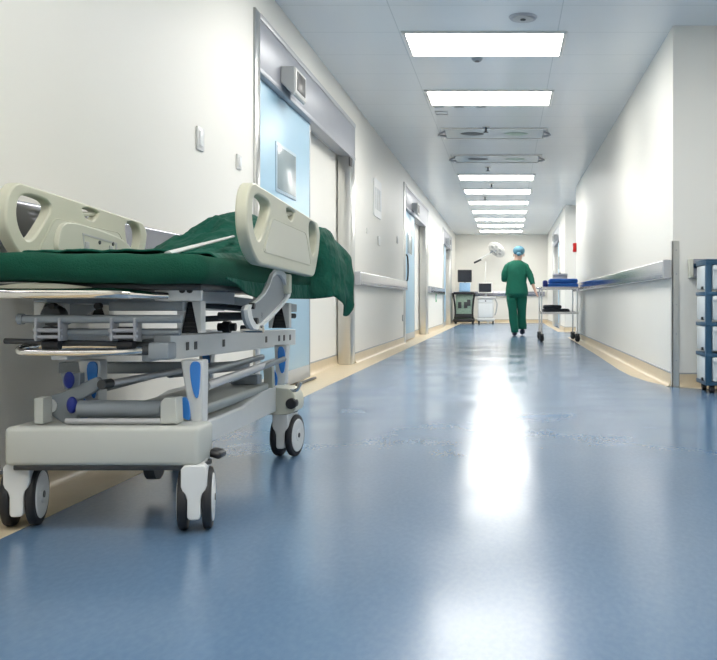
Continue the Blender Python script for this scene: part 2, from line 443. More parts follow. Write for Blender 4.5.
# ------------------------------------------------------------------ ceiling fittings
def panel_light(lit):
    r = thing('ceiling_light' if lit else 'unlit_ceiling_light', 'x', 'ceiling light', (0,0,H))
    w, l = .61, .30
    bm = B()
    plate(bm, [(-w-.03,-l-.03), (w+.03,-l-.03), (w+.03,l+.03), (-w-.03,l+.03)], [[(-w,-l), (-w,l), (w,l), (w,-l)]], 'z', -.014, .0)
    obj('frame', bm, 'white_plastic', r, smooth=False)
    pbox('diffuser', 'diffuser_lit' if lit else 'diffuser_off', r, -w, w, -l, l, -.009, -.002)
    return r
LX = -.175
first = panel_light(True); used = False
names = ['first', 'second', 'third', 'fourth', 'fifth', 'sixth', 'seventh', 'eighth', 'ninth']
vis = [5.86, 7.47, 12.4, 14.0, 15.6, 17.2, 18.8, 20.35, 21.95]
P2 = 1.605
for i, v in enumerate(vis):
    o = first if i == 0 else dup(first)
    lab = {0: 'largest lit ceiling panel, the nearest to the camera', 1: 'second lit ceiling panel, before the unlit fittings', 2: 'lit ceiling panel just beyond the unlit fittings', 8: 'farthest lit ceiling panel before the end wall'}.get(i, '%s lit ceiling panel counted from the camera' % names[i])
    o.location = (LX, Y(v)+.30, H); o['label'] = lab; o['group'] = 'lit ceiling panels'
for i, v in enumerate([4.25, 1.05, -.55]):  # out of view, continuing the row, put in to light the near end
    o = dup(first); o.location = (LX, Y(v)+.30, H); o['label'] = 'unseen lit ceiling panel overhead, added to light the near end'; o['group'] = 'added lit ceiling panels overhead'
o = dup(first, (2.9, Y(3.9), H), PI/2, 'unseen lit ceiling panel added in the right side corridor'); o['group'] = 'lit ceiling panels'  # out of view, added as fill light from the side corridor
o = dup(first, (2.6, Y(15.1), H), PI/2, 'unseen lit ceiling panel added in the far right side corridor'); o['group'] = 'lit ceiling panels'  # added out of view, more fill through the far opening
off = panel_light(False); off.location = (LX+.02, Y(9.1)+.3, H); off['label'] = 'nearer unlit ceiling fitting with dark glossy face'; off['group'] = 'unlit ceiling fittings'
for k, (ax, bx) in enumerate(((-.46,-.12), (.08,.42))):  # flat coloured plates standing in for leaf-shaped reflections on the glossy face
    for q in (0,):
        bm = B(); plate(bm, chaikin([(ax,-.02), ((ax+bx)/2,-.13), (bx,-.05), (bx-.02,.06), ((ax+bx)/2,.12)], 2), [], 'z', -.012, -.0095); obj('painted_reflection', bm, 'machine_green' if k else 'bed_dark', off)
for sx in (-1, 1):
    bm = B(); tube(bm, [(sx*.60,-.2,-.02), (sx*.68,-.08,-.04), (sx*.60,.05,-.03)], .012, n=4); obj('spring_clip', bm, 'aluminium', off)
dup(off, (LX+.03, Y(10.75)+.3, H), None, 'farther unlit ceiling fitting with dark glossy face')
# sprinklers
sp = thing('sprinkler', 'nearest ceiling sprinkler, before the first unlit fitting', 'sprinkler', (at(486, 127, Y(9.03)).x, Y(9.03), H), group='ceiling sprinklers')
bm = B(); rod(bm, (0,0,0), (0,0,-.012), .045, seg=20); obj('rosette', bm, 'chrome', sp)
bm = B(); rod(bm, (0,0,-.01), (0,0,-.06), .012); rod(bm, (0,0,-.06), (0,0,-.066), .03, seg=14); obj('head', bm, 'bed_dark', sp)
for (px, yy, lab) in [(488, 11.7, 'ceiling sprinkler just beyond the farther unlit fitting'), (491.5, 13.35, 'ceiling sprinkler between the third and fourth lit panels'), (485, 15.0, 'ceiling sprinkler between the fourth and fifth lit panels')]:
    dup(sp, ((px-VX)*yy/760, Y(yy), H), None, lab)
# speaker / alarm
r = thing('ceiling_speaker', 'round grey ceiling speaker in front of the nearest light', 'speaker', (.117, Y(5.55), H))
bm = B(); rod(bm, (0,0,0), (0,0,-.012), .105, .095, seg=40); obj('rim', bm, 'aluminium', r)
bm = B(); rod(bm, (0,0,-.012), (0,0,-.016), .075, seg=32); obj('grille', bm, 'kick_grey', r)
bm = B(); rod(bm, (0,0,-.016), (0,0,-.022), .02, seg=16); obj('centre_cap', bm, 'bed_dark', r)
r = thing('smoke_detector', 'small round detector on the ceiling behind the nearest light', 'smoke detector', (-.256, Y(6.5), H))
bm = B(); rod(bm, (0,0,0), (0,0,-.02), .05, .035, seg=24); obj('case', bm, 'bed_grey', r)
bm = B(); rod(bm, (0,0,-.02), (0,0,-.026), .02, seg=16); obj('lens', bm, 'black_plastic', r)
for k, px in enumerate((439, 459, 481)):
    v = 8.1
    bm = B(); x0 = (px-VX)*v/760
    box(bm, x0-.05, x0+.05, Y(v)-.03, Y(v)+.03, H-.008, H, bev=.003)
    tag(obj('ceiling_vent', bm, 'bed_grey'), ['leftmost', 'middle', 'rightmost'][k]+' of three small dark ceiling slots behind the second light', 'vent', 'small ceiling slots')
bm = B(); v = 8.36; x0 = (441.5-VX)*v/760
plate(bm, [(x0-.07,Y(v)-.08), (x0+.07,Y(v)-.08), (x0+.07,Y(v)+.08), (x0-.07,Y(v)+.08)], [[(x0-.06,Y(v)-.07), (x0-.06,Y(v)+.07), (x0+.06,Y(v)+.07), (x0+.06,Y(v)-.07)]], 'z', H-.006, H)
tag(obj('access_hatch', bm, 'aluminium', smooth=False), 'small square ceiling hatch outline behind the second light', 'hatch')

# ================================================================== THE BED
bed = thing('hospital_bed', 'wheeled hospital bed with cream side rails and grey lift frame beside the left wall', 'hospital bed', (0,0,0))
BX0, BX1 = -1.385, -.85
YN = Y(2.09)
YR = Y(3.10)
# base
bm = B(); box(bm, BX0, BX1, YN, YN+.13, .188, .296, bev=.014, seg=3)
base = obj('base_cover', bm, 'bed_cover', bed)
bm = B(); box(bm, BX0+.02, BX1-.02, YN+.01, YN+.14, .174, .190, bev=.004); obj('under_tray', bm, 'bed_dark', base)
# rear cover: hull with raised rounded side
bm = B()
prof = [(-1.39,.19), (-1.39,.285), (-1.10,.30), (-.90,.292), (-.865,.27), (-.855,.215), (-.87,.185), (-.93,.178)]
plate(bm, chaikin(prof, 1), [], 'y', YR-.01, YR+.13)
rc = obj('base_cover', bm, 'cream_panel', bed, bevel=.012)
# longitudinal base beams with tapered haunch
for s, xx in (('r', -.985), ('l', -1.27)):
    bm = B(); plate(bm, [(YN+.10,.195), (YN+.10,.265), (YR-.45,.268), (YR-.18,.30), (YR,.30), (YR,.195)], [], 'x', xx-.045, xx+.045)
    obj('base_beam', bm, 'bed_light', bed, bevel=.008)
# casters
def caster(x, y, rz, stem):
    c = thing('caster', None, None); c.parent = bed; c.location = (x, y, 0); c.rotation_euler = (0,0,rz)
    c.name = 'caster'
    R_ = .086
    bm = B()
    plate(bm, chaikin([(-.034,.190), (0,.192), (.034,.190), (.034,.150), (.034,.128), (.018,.104), (.018,.075), (.018,.042), (0,.04), (-.018,.042), (-.018,.075), (-.018,.104), (-.034,.128), (-.034,.150)], 1), [], 'y', -.080, .030)
    rod(bm, (0,0,.16), (0,0,stem), .030, seg=24)
    f = obj('fork', bm, 'bed_light', c, bevel=.006)
    bm = B()
    rod(bm, (-.052,0,R_), (.052,0,R_), .010, seg=12); obj('axle', bm, 'bed_dark', c)
    for s in (-1, 1):
        bm = B()
        rod(bm, (s*.020,0,R_), (s*.045,0,R_), R_, seg=40, bev=.007); obj('wheel', bm, 'rubber', c, ang=50)
        bm = B()
        rod(bm, (s*.044,0,R_), (s*.0475,0,R_), R_*.80, R_*.76, seg=36)
        rod(bm, (s*.047,0,R_), (s*.050,0,R_), R_*.30, R_*.26, seg=24)
        obj('hub_cover', bm, 'bed_light', c)
        bm = B(); rod(bm, (s*.049,0,R_), (s*.052,0,R_), .010, seg=16); obj('axle_cap', bm, 'bed_dark', c)
    bm = B(); rod(bm, (0,0,.182), (0,0,.19), .042, seg=24); obj('swivel_ring', bm, 'bed_dark', c)
    return c
caster(-.880, Y(2.14)+.015, .26, .20)
caster(-1.385, Y(2.17)+.015, .24, .20)
caster(-.915, Y(3.15)+.02, -.13, .20)
caster(-1.345, Y(3.15)+.02, .3, .20)
# brake pedals and levers
bm = B(); p = at(217, 453, Y(2.2)); 
rod(bm, (BX1-.06, p.y, .235), (p.x-.015, p.y, p.z), .006); obj('pedal_arm', bm, 'chrome', bed)
bm = B(); box(bm, -.021, .021, -.03, .03, -.011, .011, bev=.010, seg=3, mtx=Matrix.Translation(p) @ Matrix.Rotation(.3, 4, 'Y')); obj('brake_pedal', bm, 'black_plastic', bed)
bm = B(); p = at(290.5, 404, Y(3.1)-.03); rod(bm, (p.x, p.y, p.z), (p.x, p.y+.05, p.z), .022, seg=20, bev=.006); obj('brake_pedal', bm, 'rubber', bed)
bm = B(); p = at(297, 391, Y(3.1)); tube(bm, [(p.x-.03, p.y, p.z), (p.x, p.y, p.z+.005), (p.x+.015, p.y, p.z+.035)], .007, n=4); obj('release_lever', bm, 'chrome', bed)
bm = B(); p = at(165, 466, Y(2.55)); box(bm, p.x-.05, p.x+.035, p.y-.05, p.y+.1, .125, .20, bev=.01)
rod(bm, (p.x-.045, p.y-.02, .10), (p.x-.01, p.y-.02, .10), .05, seg=24); obj('steering_wheel_housing', bm, 'bed_dark', bed)
bm = B(); rod(bm, (p.x+.035, p.y-.075, .180), (p.x+.035, p.y-.05, .180), .022, seg=20); obj('steering_bolt', bm, 'aluminium', bed)
# lift mechanism on the base
def ppx(bm, pts, d0, d1, ref=None):
    """outline given as photo points at depth ref, extruded in depth"""
    ref = ref or d0
    plate(bm, [((a-VX)*ref/F, EYE+(VY-b)*ref/F) for a, b in pts], [], 'y', d0, d1)
d = YN+.03
bm = B(); ppx(bm, [(34,398), (43,398), (43,424), (34,424)], d, d+.05); obj('pivot_plate', bm, 'bed_cover', bed, bevel=.003)
bm = B(); ppx(bm, [(160,402), (164,398), (176,398), (177,424), (160,424)], d, d+.05); obj('pivot_plate', bm, 'bed_cover', bed, bevel=.003)
bm = B(); a = at(80, 409, d+.05); b = at(163, 409, d+.05); rod(bm, a, b, .025, seg=24); obj('cross_cylinder', bm, 'bed_grey', bed)
bm = B(); a = at(66, 421, d+.01); b = at(166, 421, d+.01); rod(bm, a, b, .008); obj('cross_rod', bm, 'aluminium_light', bed)
bm = B(); ppx(bm, [(42,403), (50,396), (62,392), (96,377), (100,381), (98,390), (80,400), (78,418), (62,423), (46,412)], d+.06, d+.085); obj('lift_link', bm, 'bed_grey', bed, bevel=.004)
bm = B(); p = at(49.5, 406, d+.055); rod(bm, p, p+Vector((0,.01,0)), .020, seg=24); rod(bm, p-Vector((0,.006,0)), p, .009, seg=12); obj('pivot_bolt', bm, 'bed_light', bed)
for (px, py) in ((72, 405), (69, 380)):
    p = at(px, py, d+.04); bm = B(); t_ = bmesh.new(); bmesh.ops.create_uvsphere(t_, u_segments=20, v_segments=12, radius=1)
    merge(bm, t_, Matrix.Translation(p) @ Matrix.Diagonal((.015, .012, .024, 1))); obj('end_plug', bm, 'cap_navy', bed)
bm = B(); ppx(bm, [(60,373), (80,373), (80,386), (64,390)], d+.06, d+.09); obj('pivot_lug', bm, 'bed_grey', bed, bevel=.003)
bm = B(); a = at(106, 384, d+.05); b = at(180, 371, d+.35); rod(bm, a, b, .010); obj('actuator_rod', bm, 'aluminium_light', bed)
bm = B(); rod(bm, a-Vector((.004,.02,0)), a+Vector((.004,.02,0)), .014, seg=16); rod(bm, a+Vector((-.03,.02,.0)), a+Vector((.01,.02,0)), .010, seg=16); obj('rod_eye', bm, 'bed_dark', bed)
# grey cross bar behind
bm = B(); d2 = Y(2.42); a = at(58, 368, d2); b = at(186, 368, d2); box(bm, a.x, b.x, d2, d2+.04, a.z-.018, a.z+.018, bev=.004); obj('cross_bar', bm, 'bed_grey', bed)
# lift legs with blue grips: near and far, right and left side of the bed
def lift_leg(dref, dx, dy, white, blues, off=0.):
    bm = B(); ppx(bm, white, dref, dref+.05)
    o = obj('lift_leg', bm, 'bed_light', bed, bevel=.006)
    for bl in blues:
        b2 = B(); pts = [((a-VX)*dref/F, EYE+(VY-b)*dref/F) for a, b in bl]; plate(b2, chaikin(pts, 2), [], 'y', dref-.006, dref+.02)
        obj('blue_grip', b2, 'grip_blue', o, bevel=.003)
    if off:
        o.location.x += off
    return o
dn = Y(2.20)
W = [(180,360), (203,360), (203,372), (202,424), (191,424), (186,398)]
BL = [[(190,362), (200,361), (201,370), (199,399), (195,397), (191,380)], [(178,404), (183,396), (189,399), (191,418), (188,421), (179,413)]]
lift_leg(dn, 0, 0, W, BL)
lift_leg(dn+.02, 0, 0, W, BL, off=-.30)
df = Y(3.0)
W2 = [(274,345), (287,345), (285,385), (276,385)]
BL2 = [[(277,347), (284,346), (286,360), (284,374), (280,372)], [(271,369), (277,372), (278,385), (273,386)]]
lift_leg(df, 0, 0, W2, BL2)
lift_leg(df+.02, 0, 0, W2, BL2, off=-.30)
bm = B(); ppx(bm, [(263,366), (272,366), (273,388), (264,388)], df-.04, df-.005); obj('pivot_plate', bm, 'cream_panel', bed, bevel=.004)
# leaning lift arms and actuators running lengthwise
def link(a, b, r, m, nm, m2=None):
    bm = B(); rod(bm, a, b, r, seg=18); return obj(nm, bm, m, bed)
link(at(206, 386, Y(2.3)), at(274, 362, Y(2.95)), .014, 'aluminium_light', 'actuator_rod')
link(at(170, 372, Y(2.5)), at(245, 365, Y(3.0)), .020, 'bed_grey', 'actuator_cylinder')
link(at(205, 372, Y(2.35)), at(262, 357, Y(2.95)), .011, 'bed_grey', 'lift_arm')
link(at(230, 380, Y(2.6)), at(284, 359, Y(2.95)), .010, 'bed_grey', 'lift_arm')
link(at(100, 389, Y(2.3)), at(190, 366, Y(2.95)), .012, 'bed_grey', 'lift_arm')
bm = B(); a = at(204, 378, Y(2.6)); b = at(262, 380, Y(2.9)); box(bm, a.x, b.x, Y(2.85), Y(2.9), a.z-.05, a.z-.015, bev=.004); obj('cross_bar', bm, 'bed_grey', bed)
# inner hull cover between the beams
bm = B(); plate(bm, chaikin([(-1.23,.262), (-1.0,.262), (-.93,.30), (-.93,.33), (-1.2,.33)], 1), [], 'y', Y(2.35), Y(3.0)); obj('motor_cover', bm, 'bed_cover', bed, bevel=.01)
# mid frame: light box section running lengthwise, both sides
def slanted(x0, x1, y0, y1, z0a, z1a, z0b, z1b, nm, m, bev=.003, par=None):
    bm = B(); plate(bm, [(y0,z0a), (y0,z1a), (y1,z1b), (y1,z0b)], [], 'x', x0, x1); return obj(nm, bm, m, par or bed, bevel=bev)
xr = -.955
yn, yf = Y(2.15), Y(3.42)
mf = slanted(xr-.045, xr+.004, yn, yf, .476, .546, .448, .518, 'frame_beam', 'bed_light')
mf2 = slanted(-1.29, -1.245, yn, yf, .476, .546, .448, .518, 'frame_beam', 'bed_light')
bm = B(); box(bm, xr-.075, xr-.045, yn-.01, yn+.05, .472, .535, bev=.004); obj('end_block', bm, 'bed_grey', bed)
def zb(y): return (.511-.028*(y-yn)/(yf-yn))
for yy in (2.26, 2.32, 2.55, 3.0, 3.17, 3.24, 3.33):
    y_ = Y(yy); pbox('slot', 'dark_gap', mf, xr+.003, xr+.0055, y_-.010, y_+.012, zb(y_)-.012, zb(y_)+.012, smooth=False)
for yy in (2.3, 3.2):
    bm = B(); box(bm, -1.25, xr-.04, Y(yy), Y(yy)+.04, zb(Y(yy))-.03, zb(Y(yy))+.005, bev=.004); obj('frame_crossbar', bm, 'bed_grey', bed)
# upper frame, both sides
ux = -.935
uf = slanted(ux-.04, ux+.004, Y(2.10), Y(2.60), .643, .690, .632, .679, 'upper_frame', 'bed_light', .004)
for yy in (2.155, 2.20):
    bm = B(); rod(bm, (ux+.003, Y(yy), .665), (ux+.012, Y(yy), .665), .009, seg=14); obj('bolt', bm, 'black_plastic', uf)
slanted(ux-.045, ux-.01, Y(2.60), Y(3.42), .625, .660, .595, .630, 'upper_frame', 'bed_grey', .004)
slanted(-1.31, -1.27, Y(2.10), Y(3.42), .640, .685, .600, .640, 'upper_frame', 'bed_grey', .004)
bm = B(); d3 = Y(2.10); a = at(167, 284, d3); box(bm, a.x-.004, a.x+.10, d3-.012, d3, .643, .690, bev=.002); pl_ = obj('corner_plate', bm, 'bed_light', bed)
for q in (182.5, 190):
    p = at(q, 290.5, d3-.012); bm = B(); rod(bm, p, p-Vector((0,.006,0)), .0075, seg=14); obj('bolt', bm, 'black_plastic', pl_)
# side plates with screws of mid frame end
d3 = yn
for q in (186.5, 192.5):
    p = at(q, 350, d3-.0)
# V shaped spring supports between the frames
def vsupport(px, pyt, pyb, dd, s=1., nm='spring_support'):
    r_ = bpy.data.objects.new(nm, None); COL.objects.link(r_); r_.parent = bed
    p0 = at(px, pyt, dd); p1 = at(px, pyb, dd); hgt = p0.z-p1.z; r_.location = (p0.x, dd, p1.z)
    w = .034*s
    for q in (-1, 1):
        bm = B(); plate(bm, [(q*w, hgt), (q*w*.22, hgt), (q*w*.75, 0), (q*w*1.0, .0)], [], 'y', -.02, .02); obj('support_plate', bm, 'white_plastic', r_, bevel=.002)
    bm = B(); plate(bm, [(-w*.7,.0), (w*.7,.0), (w*.16, hgt*.97), (-w*.16, hgt*.97)], [], 'y', -.012, .03)
    for k in range(7):
        z_ = hgt*(.05+.12*k); ww = w*(.62-.075*k); box(bm, -ww*.9, ww*.9, -.018, .02, z_, z_+hgt*.05, bev=.002)
    obj('damper', bm, 'rubber', r_)
    return r_
vsupport(191.5, 301, 333, Y(2.18), 1.0)
vsupport(280, 303, 328, Y(2.95), 1.15)
vsupport(52, 303, 320, Y(2.3), 1.3)
vsupport(100, 303, 320, Y(2.9), 1.3)
# black round hub with clamps under the push bar
bm = B(); p = at(50, 316, Y(2.25)); rod(bm, p, p+Vector((0,.05,0)), .032, seg=28, bev=.006); obj('rotary_joint', bm, 'bed_dark', bed)
# grey horizontal bar
dg = Y(2.08)
bm = B(); a = at(20, 319, dg); b = at(182, 319, dg); rod(bm, a, b, .0115, seg=18); rod(bm, a-Vector((.004,0,0)), a+Vector((.01,0,0)), .015, seg=18); bar = obj('grey_crossbar', bm, 'bed_grey', bed)
bm = B(); a = at(60, 332, dg+.03); b = at(180, 332, dg+.03); rod(bm, a, b, .010, seg=18); obj('grey_crossbar', bm, 'bed_grey', bed)
bm = B(); a = at(5, 341, dg+.04); b = at(158, 345, dg+.04); rod(bm, a, b, .008, seg=14); obj('dark_crossbar', bm, 'bed_dark', bed)
bm = B(); a = at(110, 305, dg+.05); b = at(172, 312, dg+.05); box(bm, at(100,0,dg).x, at(176,0,dg).x, dg+.05, dg+.08, EYE-.025, EYE+.001, bev=.003); obj('cross_plate', bm, 'bed_grey', bed)
# clamps
for px in (50, 125):
    p = at(px, 328, dg)
    bm = B()
    for s in (-1, 1): box(bm, p.x+s*.032-.004, p.x+s*.032+.004, dg-.016, dg+.03, p.z-.035, p.z+.028, bev=.003)
    rod(bm, (p.x-.04, dg-.008, p.z-.006), (p.x+.04, dg-.008, p.z-.006), .006); rod(bm, (p.x-.04, dg-.008, p.z-.024), (p.x+.04, dg-.008, p.z-.024), .005)
    c_ = obj('clamp', bm, 'aluminium', bed)
    bm = B(); rod(bm, (p.x-.022, dg+.01, p.z-.048), (p.x+.022, dg+.01, p.z-.048), .014, seg=18); rod(bm, (p.x-.022, dg+.012, p.z-.015), (p.x+.022, dg+.012, p.z-.015), .018, seg=18); obj('clamp_knob', bm, 'rubber', c_)
for (px, py) in ((55, 306), (100, 306)):
    p = at(px, py, dg+.07); bm = B(); rod(bm, p, p-Vector((0,.02,0)), .009, seg=12); obj('bolt', bm, 'rubber', bed)
# chrome push bar at the near end
dp = Y(2.03)
zc = at(0, 293.5, dp).z
bm = B(); tube(bm, [(-1.42, dp+.22, zc), (-1.435, dp+.06, zc), (-1.38, dp, zc), (-1.2, dp-.005, zc), (at(110,0,dp).x, dp, zc), (at(135,0,dp).x, dp+.02, zc-.003), (at(166,0,dp+.06).x, dp+.07, zc-.006)], [.0145]*7+[.012, .010], seg=18, n=8)
obj('push_bar', bm, 'chrome', bed)
# lower chrome loop
dl = Y(2.06); zl = at(0, 351, dl).z
bm = B(); xa = at(13, 0, dl).x; xb = at(152, 0, dl).x
tube(bm, [(xb, dl+.02, zl+.003), (xb-.1, dl, zl-.004), (xa+.05, dl, zl-.004), (xa+.01, dl+.012, zl-.001), (xa, dl+.04, zl+.006), (xa+.02, dl+.075, zl+.010), (xa+.06, dl+.085, zl+.010), (xb-.02, dl+.085, zl+.010)], .0088, seg=16, n=8)
obj('chrome_loop', bm, 'chrome', bed)
bm = B(); box(bm, xb-.012, xb+.045, dl+.0, dl+.06, zl-.024, zl+.022, bev=.006); obj('loop_holder', bm, 'bed_grey', bed)
bm = B(); rod(bm, (xb-.03, dl+.015, zl), (xb-.008, dl+.015, zl), .012, seg=16); rod(bm, (xb-.045, dl+.015, zl), (xb-.03, dl+.015, zl), .007, seg=16); obj('loop_nut', bm, 'bed_dark', bed)
# mattress platform
bm = B(); box(bm, -1.41, -.83, Y(2.06), Y(3.42), .672, .690, bev=.004)
obj('mattress_platform', bm, 'bed_dark', bed)
bm = B(); plate(bm, chaikin([(-1.40,.676), (-1.33,.688), (-1.26,.6915), (-1.18,.688), (-1.09,.676)], 2), [], 'y', Y(2.03), Y(2.10)); obj('moulded_edge', bm, 'cream_plastic', bed)
# side rails
RX = -.742
def rl(pts): return [side(a, b, RX) for a, b in pts]
outer = rl([(253,181.5), (262,187), (318,222.5), (320.5,233), (319,252), (314.5,277), (290,271), (259.5,264), (252,249), (247.6,230), (246.8,211), (248.5,192)])
outer = roundp(outer, .035)
hL = chaikin(rl([(254.5,192), (268,199.5), (271,206), (269,217), (259.5,245), (254.3,232), (252,212)]), 2)
hR = chaikin(rl([(309,219.5), (315.5,223.5), (317.3,236), (315.8,250), (312.5,258), (309,238)]), 2)
hC = chaikin(rl([(286.3,206.5), (295.5,211.5), (294.5,217.5), (291.5,222), (287.2,215.5)]), 1)
panel = rl([(271.4,217.5), (306.5,233), (311.5,266), (262.6,252)])
def inset(pts, w):
    cx = sum(p[0] for p in pts)/len(pts); cy = sum(p[1] for p in pts)/len(pts)
    return [(cx+(p[0]-cx)*(1-w), cy+(p[1]-cy)*(1-w)) for p in pts]
for (x0, x1, nm) in ((RX-.036, RX, 'r'), (-1.465, -1.429, 'l')):
    bm = B(); plate(bm, outer, [h[::-1] for h in (hL, hR, hC)], 'x', x0, x1)
    sr = obj('side_rail', bm, 'cream_plastic', bed, bevel=.006)
    bm = B(); plate(bm, roundp(panel, .03), [roundp(inset(panel, .035), .03)[::-1]], 'x', x1-.001, x1+.0015); obj('panel_rim', bm, 'cream_plastic', sr, bevel=.001)
    bm = B(); plate(bm, roundp(inset(panel, .05), .03), [], 'x', x1-.001, x1+.001); obj('rail_panel', bm, 'cream_panel', sr)
    bm = B(); rod(bm, (x0+.018, side(287,212,RX)[0], side(287,214,RX)[1]), (x0+.018, side(296,212,RX)[0], side(296,214,RX)[1]), .008); obj('latch_bar', bm, 'cream_panel', sr)
    if nm == 'l':
        cp = [((-1.429)*F/(px-VX), 0) for px in (60, 75, 105, 130)]
        def s2(px, py): return side(px, py, -1.429)
        bm = B(); plate(bm, chaikin([s2(52,250), s2(56,226), s2(66,221), s2(105,233), s2(125,243), s2(130,258), s2(60,256)], 2), [], 'x', -1.43, -1.412)
        ctl = obj('control_panel', bm, 'cream_panel', sr, bevel=.006)
        bm = B(); plate(bm, [s2(77,233), s2(112,243), s2(112,257), s2(80,255)], [[s2(78.2,235), s2(110.5,244.2), s2(110.5,256), s2(81,254)][::-1]], 'x', -1.4125, -1.4105); obj('panel_line', bm, 'kick_grey', ctl, smooth=False)
        for (px, py, w) in ((82, 246, .013), (106, 249.5, .013)):
            y_, z_ = s2(px, py); bm = B(); box(bm, -1.413, -1.409, y_-w, y_+w, z_-.018, z_+.014, bev=.002); obj('button', bm, 'kick_grey', ctl)
        for (px, py) in ((94.5, 242.5), (108, 244)):
            y_, z_ = s2(px, py); bm = B(); rod(bm, (-1.413, y_, z_), (-1.409, y_, z_), .007, seg=14); obj('button', bm, 'bed_dark', ctl)
# bracket carrying the right side rail
bk = [(272,269), (283,271), (289,290), (287,299), (262,326), (252,331), (246,322), (243.6,306), (253,303), (265,290)]
BKX = -.79
bpts = chaikin([side(a, b, BKX) for a, b in bk], 1)
bm = B(); plate(bm, bpts, [], 'x', BKX-.012, BKX); br = obj('rail_bracket', bm, 'bed_grey', bed, bevel=.003)
bm = B(); plate(bm, bpts, [inset(bpts, .16)[::-1]], 'x', BKX-.002, BKX+.010); obj('bracket_rim', bm, 'bed_light', br, bevel=.003)
for (px, py) in ((250, 306), (253.5, 321)):
    y_, z_ = side(px, py, BKX); bm = B(); rod(bm, (BKX-.002, y_, z_), (BKX+.014, y_, z_), .010, seg=14); obj('bolt', bm, 'black_plastic', br)
y_, z_ = side(285, 284, BKX); bm = B(); box(bm, BKX-.02, BKX+.02, y_-.02, y_+.02, z_-.035, z_+.035, bev=.006); obj('latch', bm, 'cream_panel', br)
bm = B(); y_, z_ = side(262, 322, BKX); rod(bm, (-.93, y_, z_+.02), (BKX, y_, z_+.02), .012); obj('bracket_shaft', bm, 'bed_dark', bed)
bm = B(); y_, z_ = side(257, 329, BKX); rod(bm, (BKX-.05, y_, z_), (BKX+.02, y_, z_), .012, seg=14); obj('release_knob', bm, 'chrome', bed)
# bracket for the left rail
bm = B(); plate(bm, bpts, [], 'x', -1.425, -1.413); obj('rail_bracket', bm, 'bed_grey', bed, bevel=.003)
# transverse joint bars seen below the mattress side
for (pa, pb, yy, r_) in (((205,305), (245,309), 2.5, .010), ((205,319), (250,317), 2.55, .010), ((262,314), (295,316), 3.0, .010)):
    link(at(pa[0], pa[1], Y(yy)), at(pb[0], pb[1], Y(yy)+.1), r_, 'bed_dark', 'link_rod')
bm = B(); p = at(227, 327, Y(2.6)); rod(bm, p-Vector((.03,0,0)), p+Vector((.03,0,0)), .014, seg=16); rod(bm, p-Vector((.012,0,0)), p+Vector((.012,0,0)), .02, seg=16); obj('adjuster_knob', bm, 'rubber', bed)

# ------------------------------------------------------------------ mattress
def sm(a, b, t):
    t = max(0, min(1, (t-a)/(b-a))); return t*t*(3-2*t)
bm = B()
nx_, ny_ = 40, 70
x0, x1, y0, y1, z0, z1 = -1.425, -.792, Y(2.0), Y(3.40), .692, .770
t = bmesh.new(); bmesh.ops.create_cube(t, size=1); bmesh.ops.scale(t, vec=(x1-x0, y1-y0, z1-z0), verts=t.verts)
bmesh.ops.bevel(t, geom=t.edges[:], offset=.030, segments=4, profile=.5, affect='EDGES')
bmesh.ops.subdivide_edges(t, edges=[e for e in t.edges if e.calc_length() > .2], cuts=30, use_grid_fill=True)
bmesh.ops.translate(t, vec=((x0+x1)/2, (y0+y1)/2, (z0+z1)/2), verts=t.verts)
for v in t.verts:
    n = noise.noise(Vector((v.co.x*9, v.co.y*5, v.co.z*12)))*.006+noise.noise(Vector((v.co.x*30, v.co.y*12, v.co.z*30)))*.002
    v.co.z += n; v.co.y += n*.8
    v.co.z -= .004*math.sin((v.co.x+1.1)*5)*(1 if v.co.z < .72 else .3)
merge(bm, t)
tag(obj('mattress', bm, 'green_cloth', ang=0), 'dark green covered mattress on the hospital bed', 'mattress')

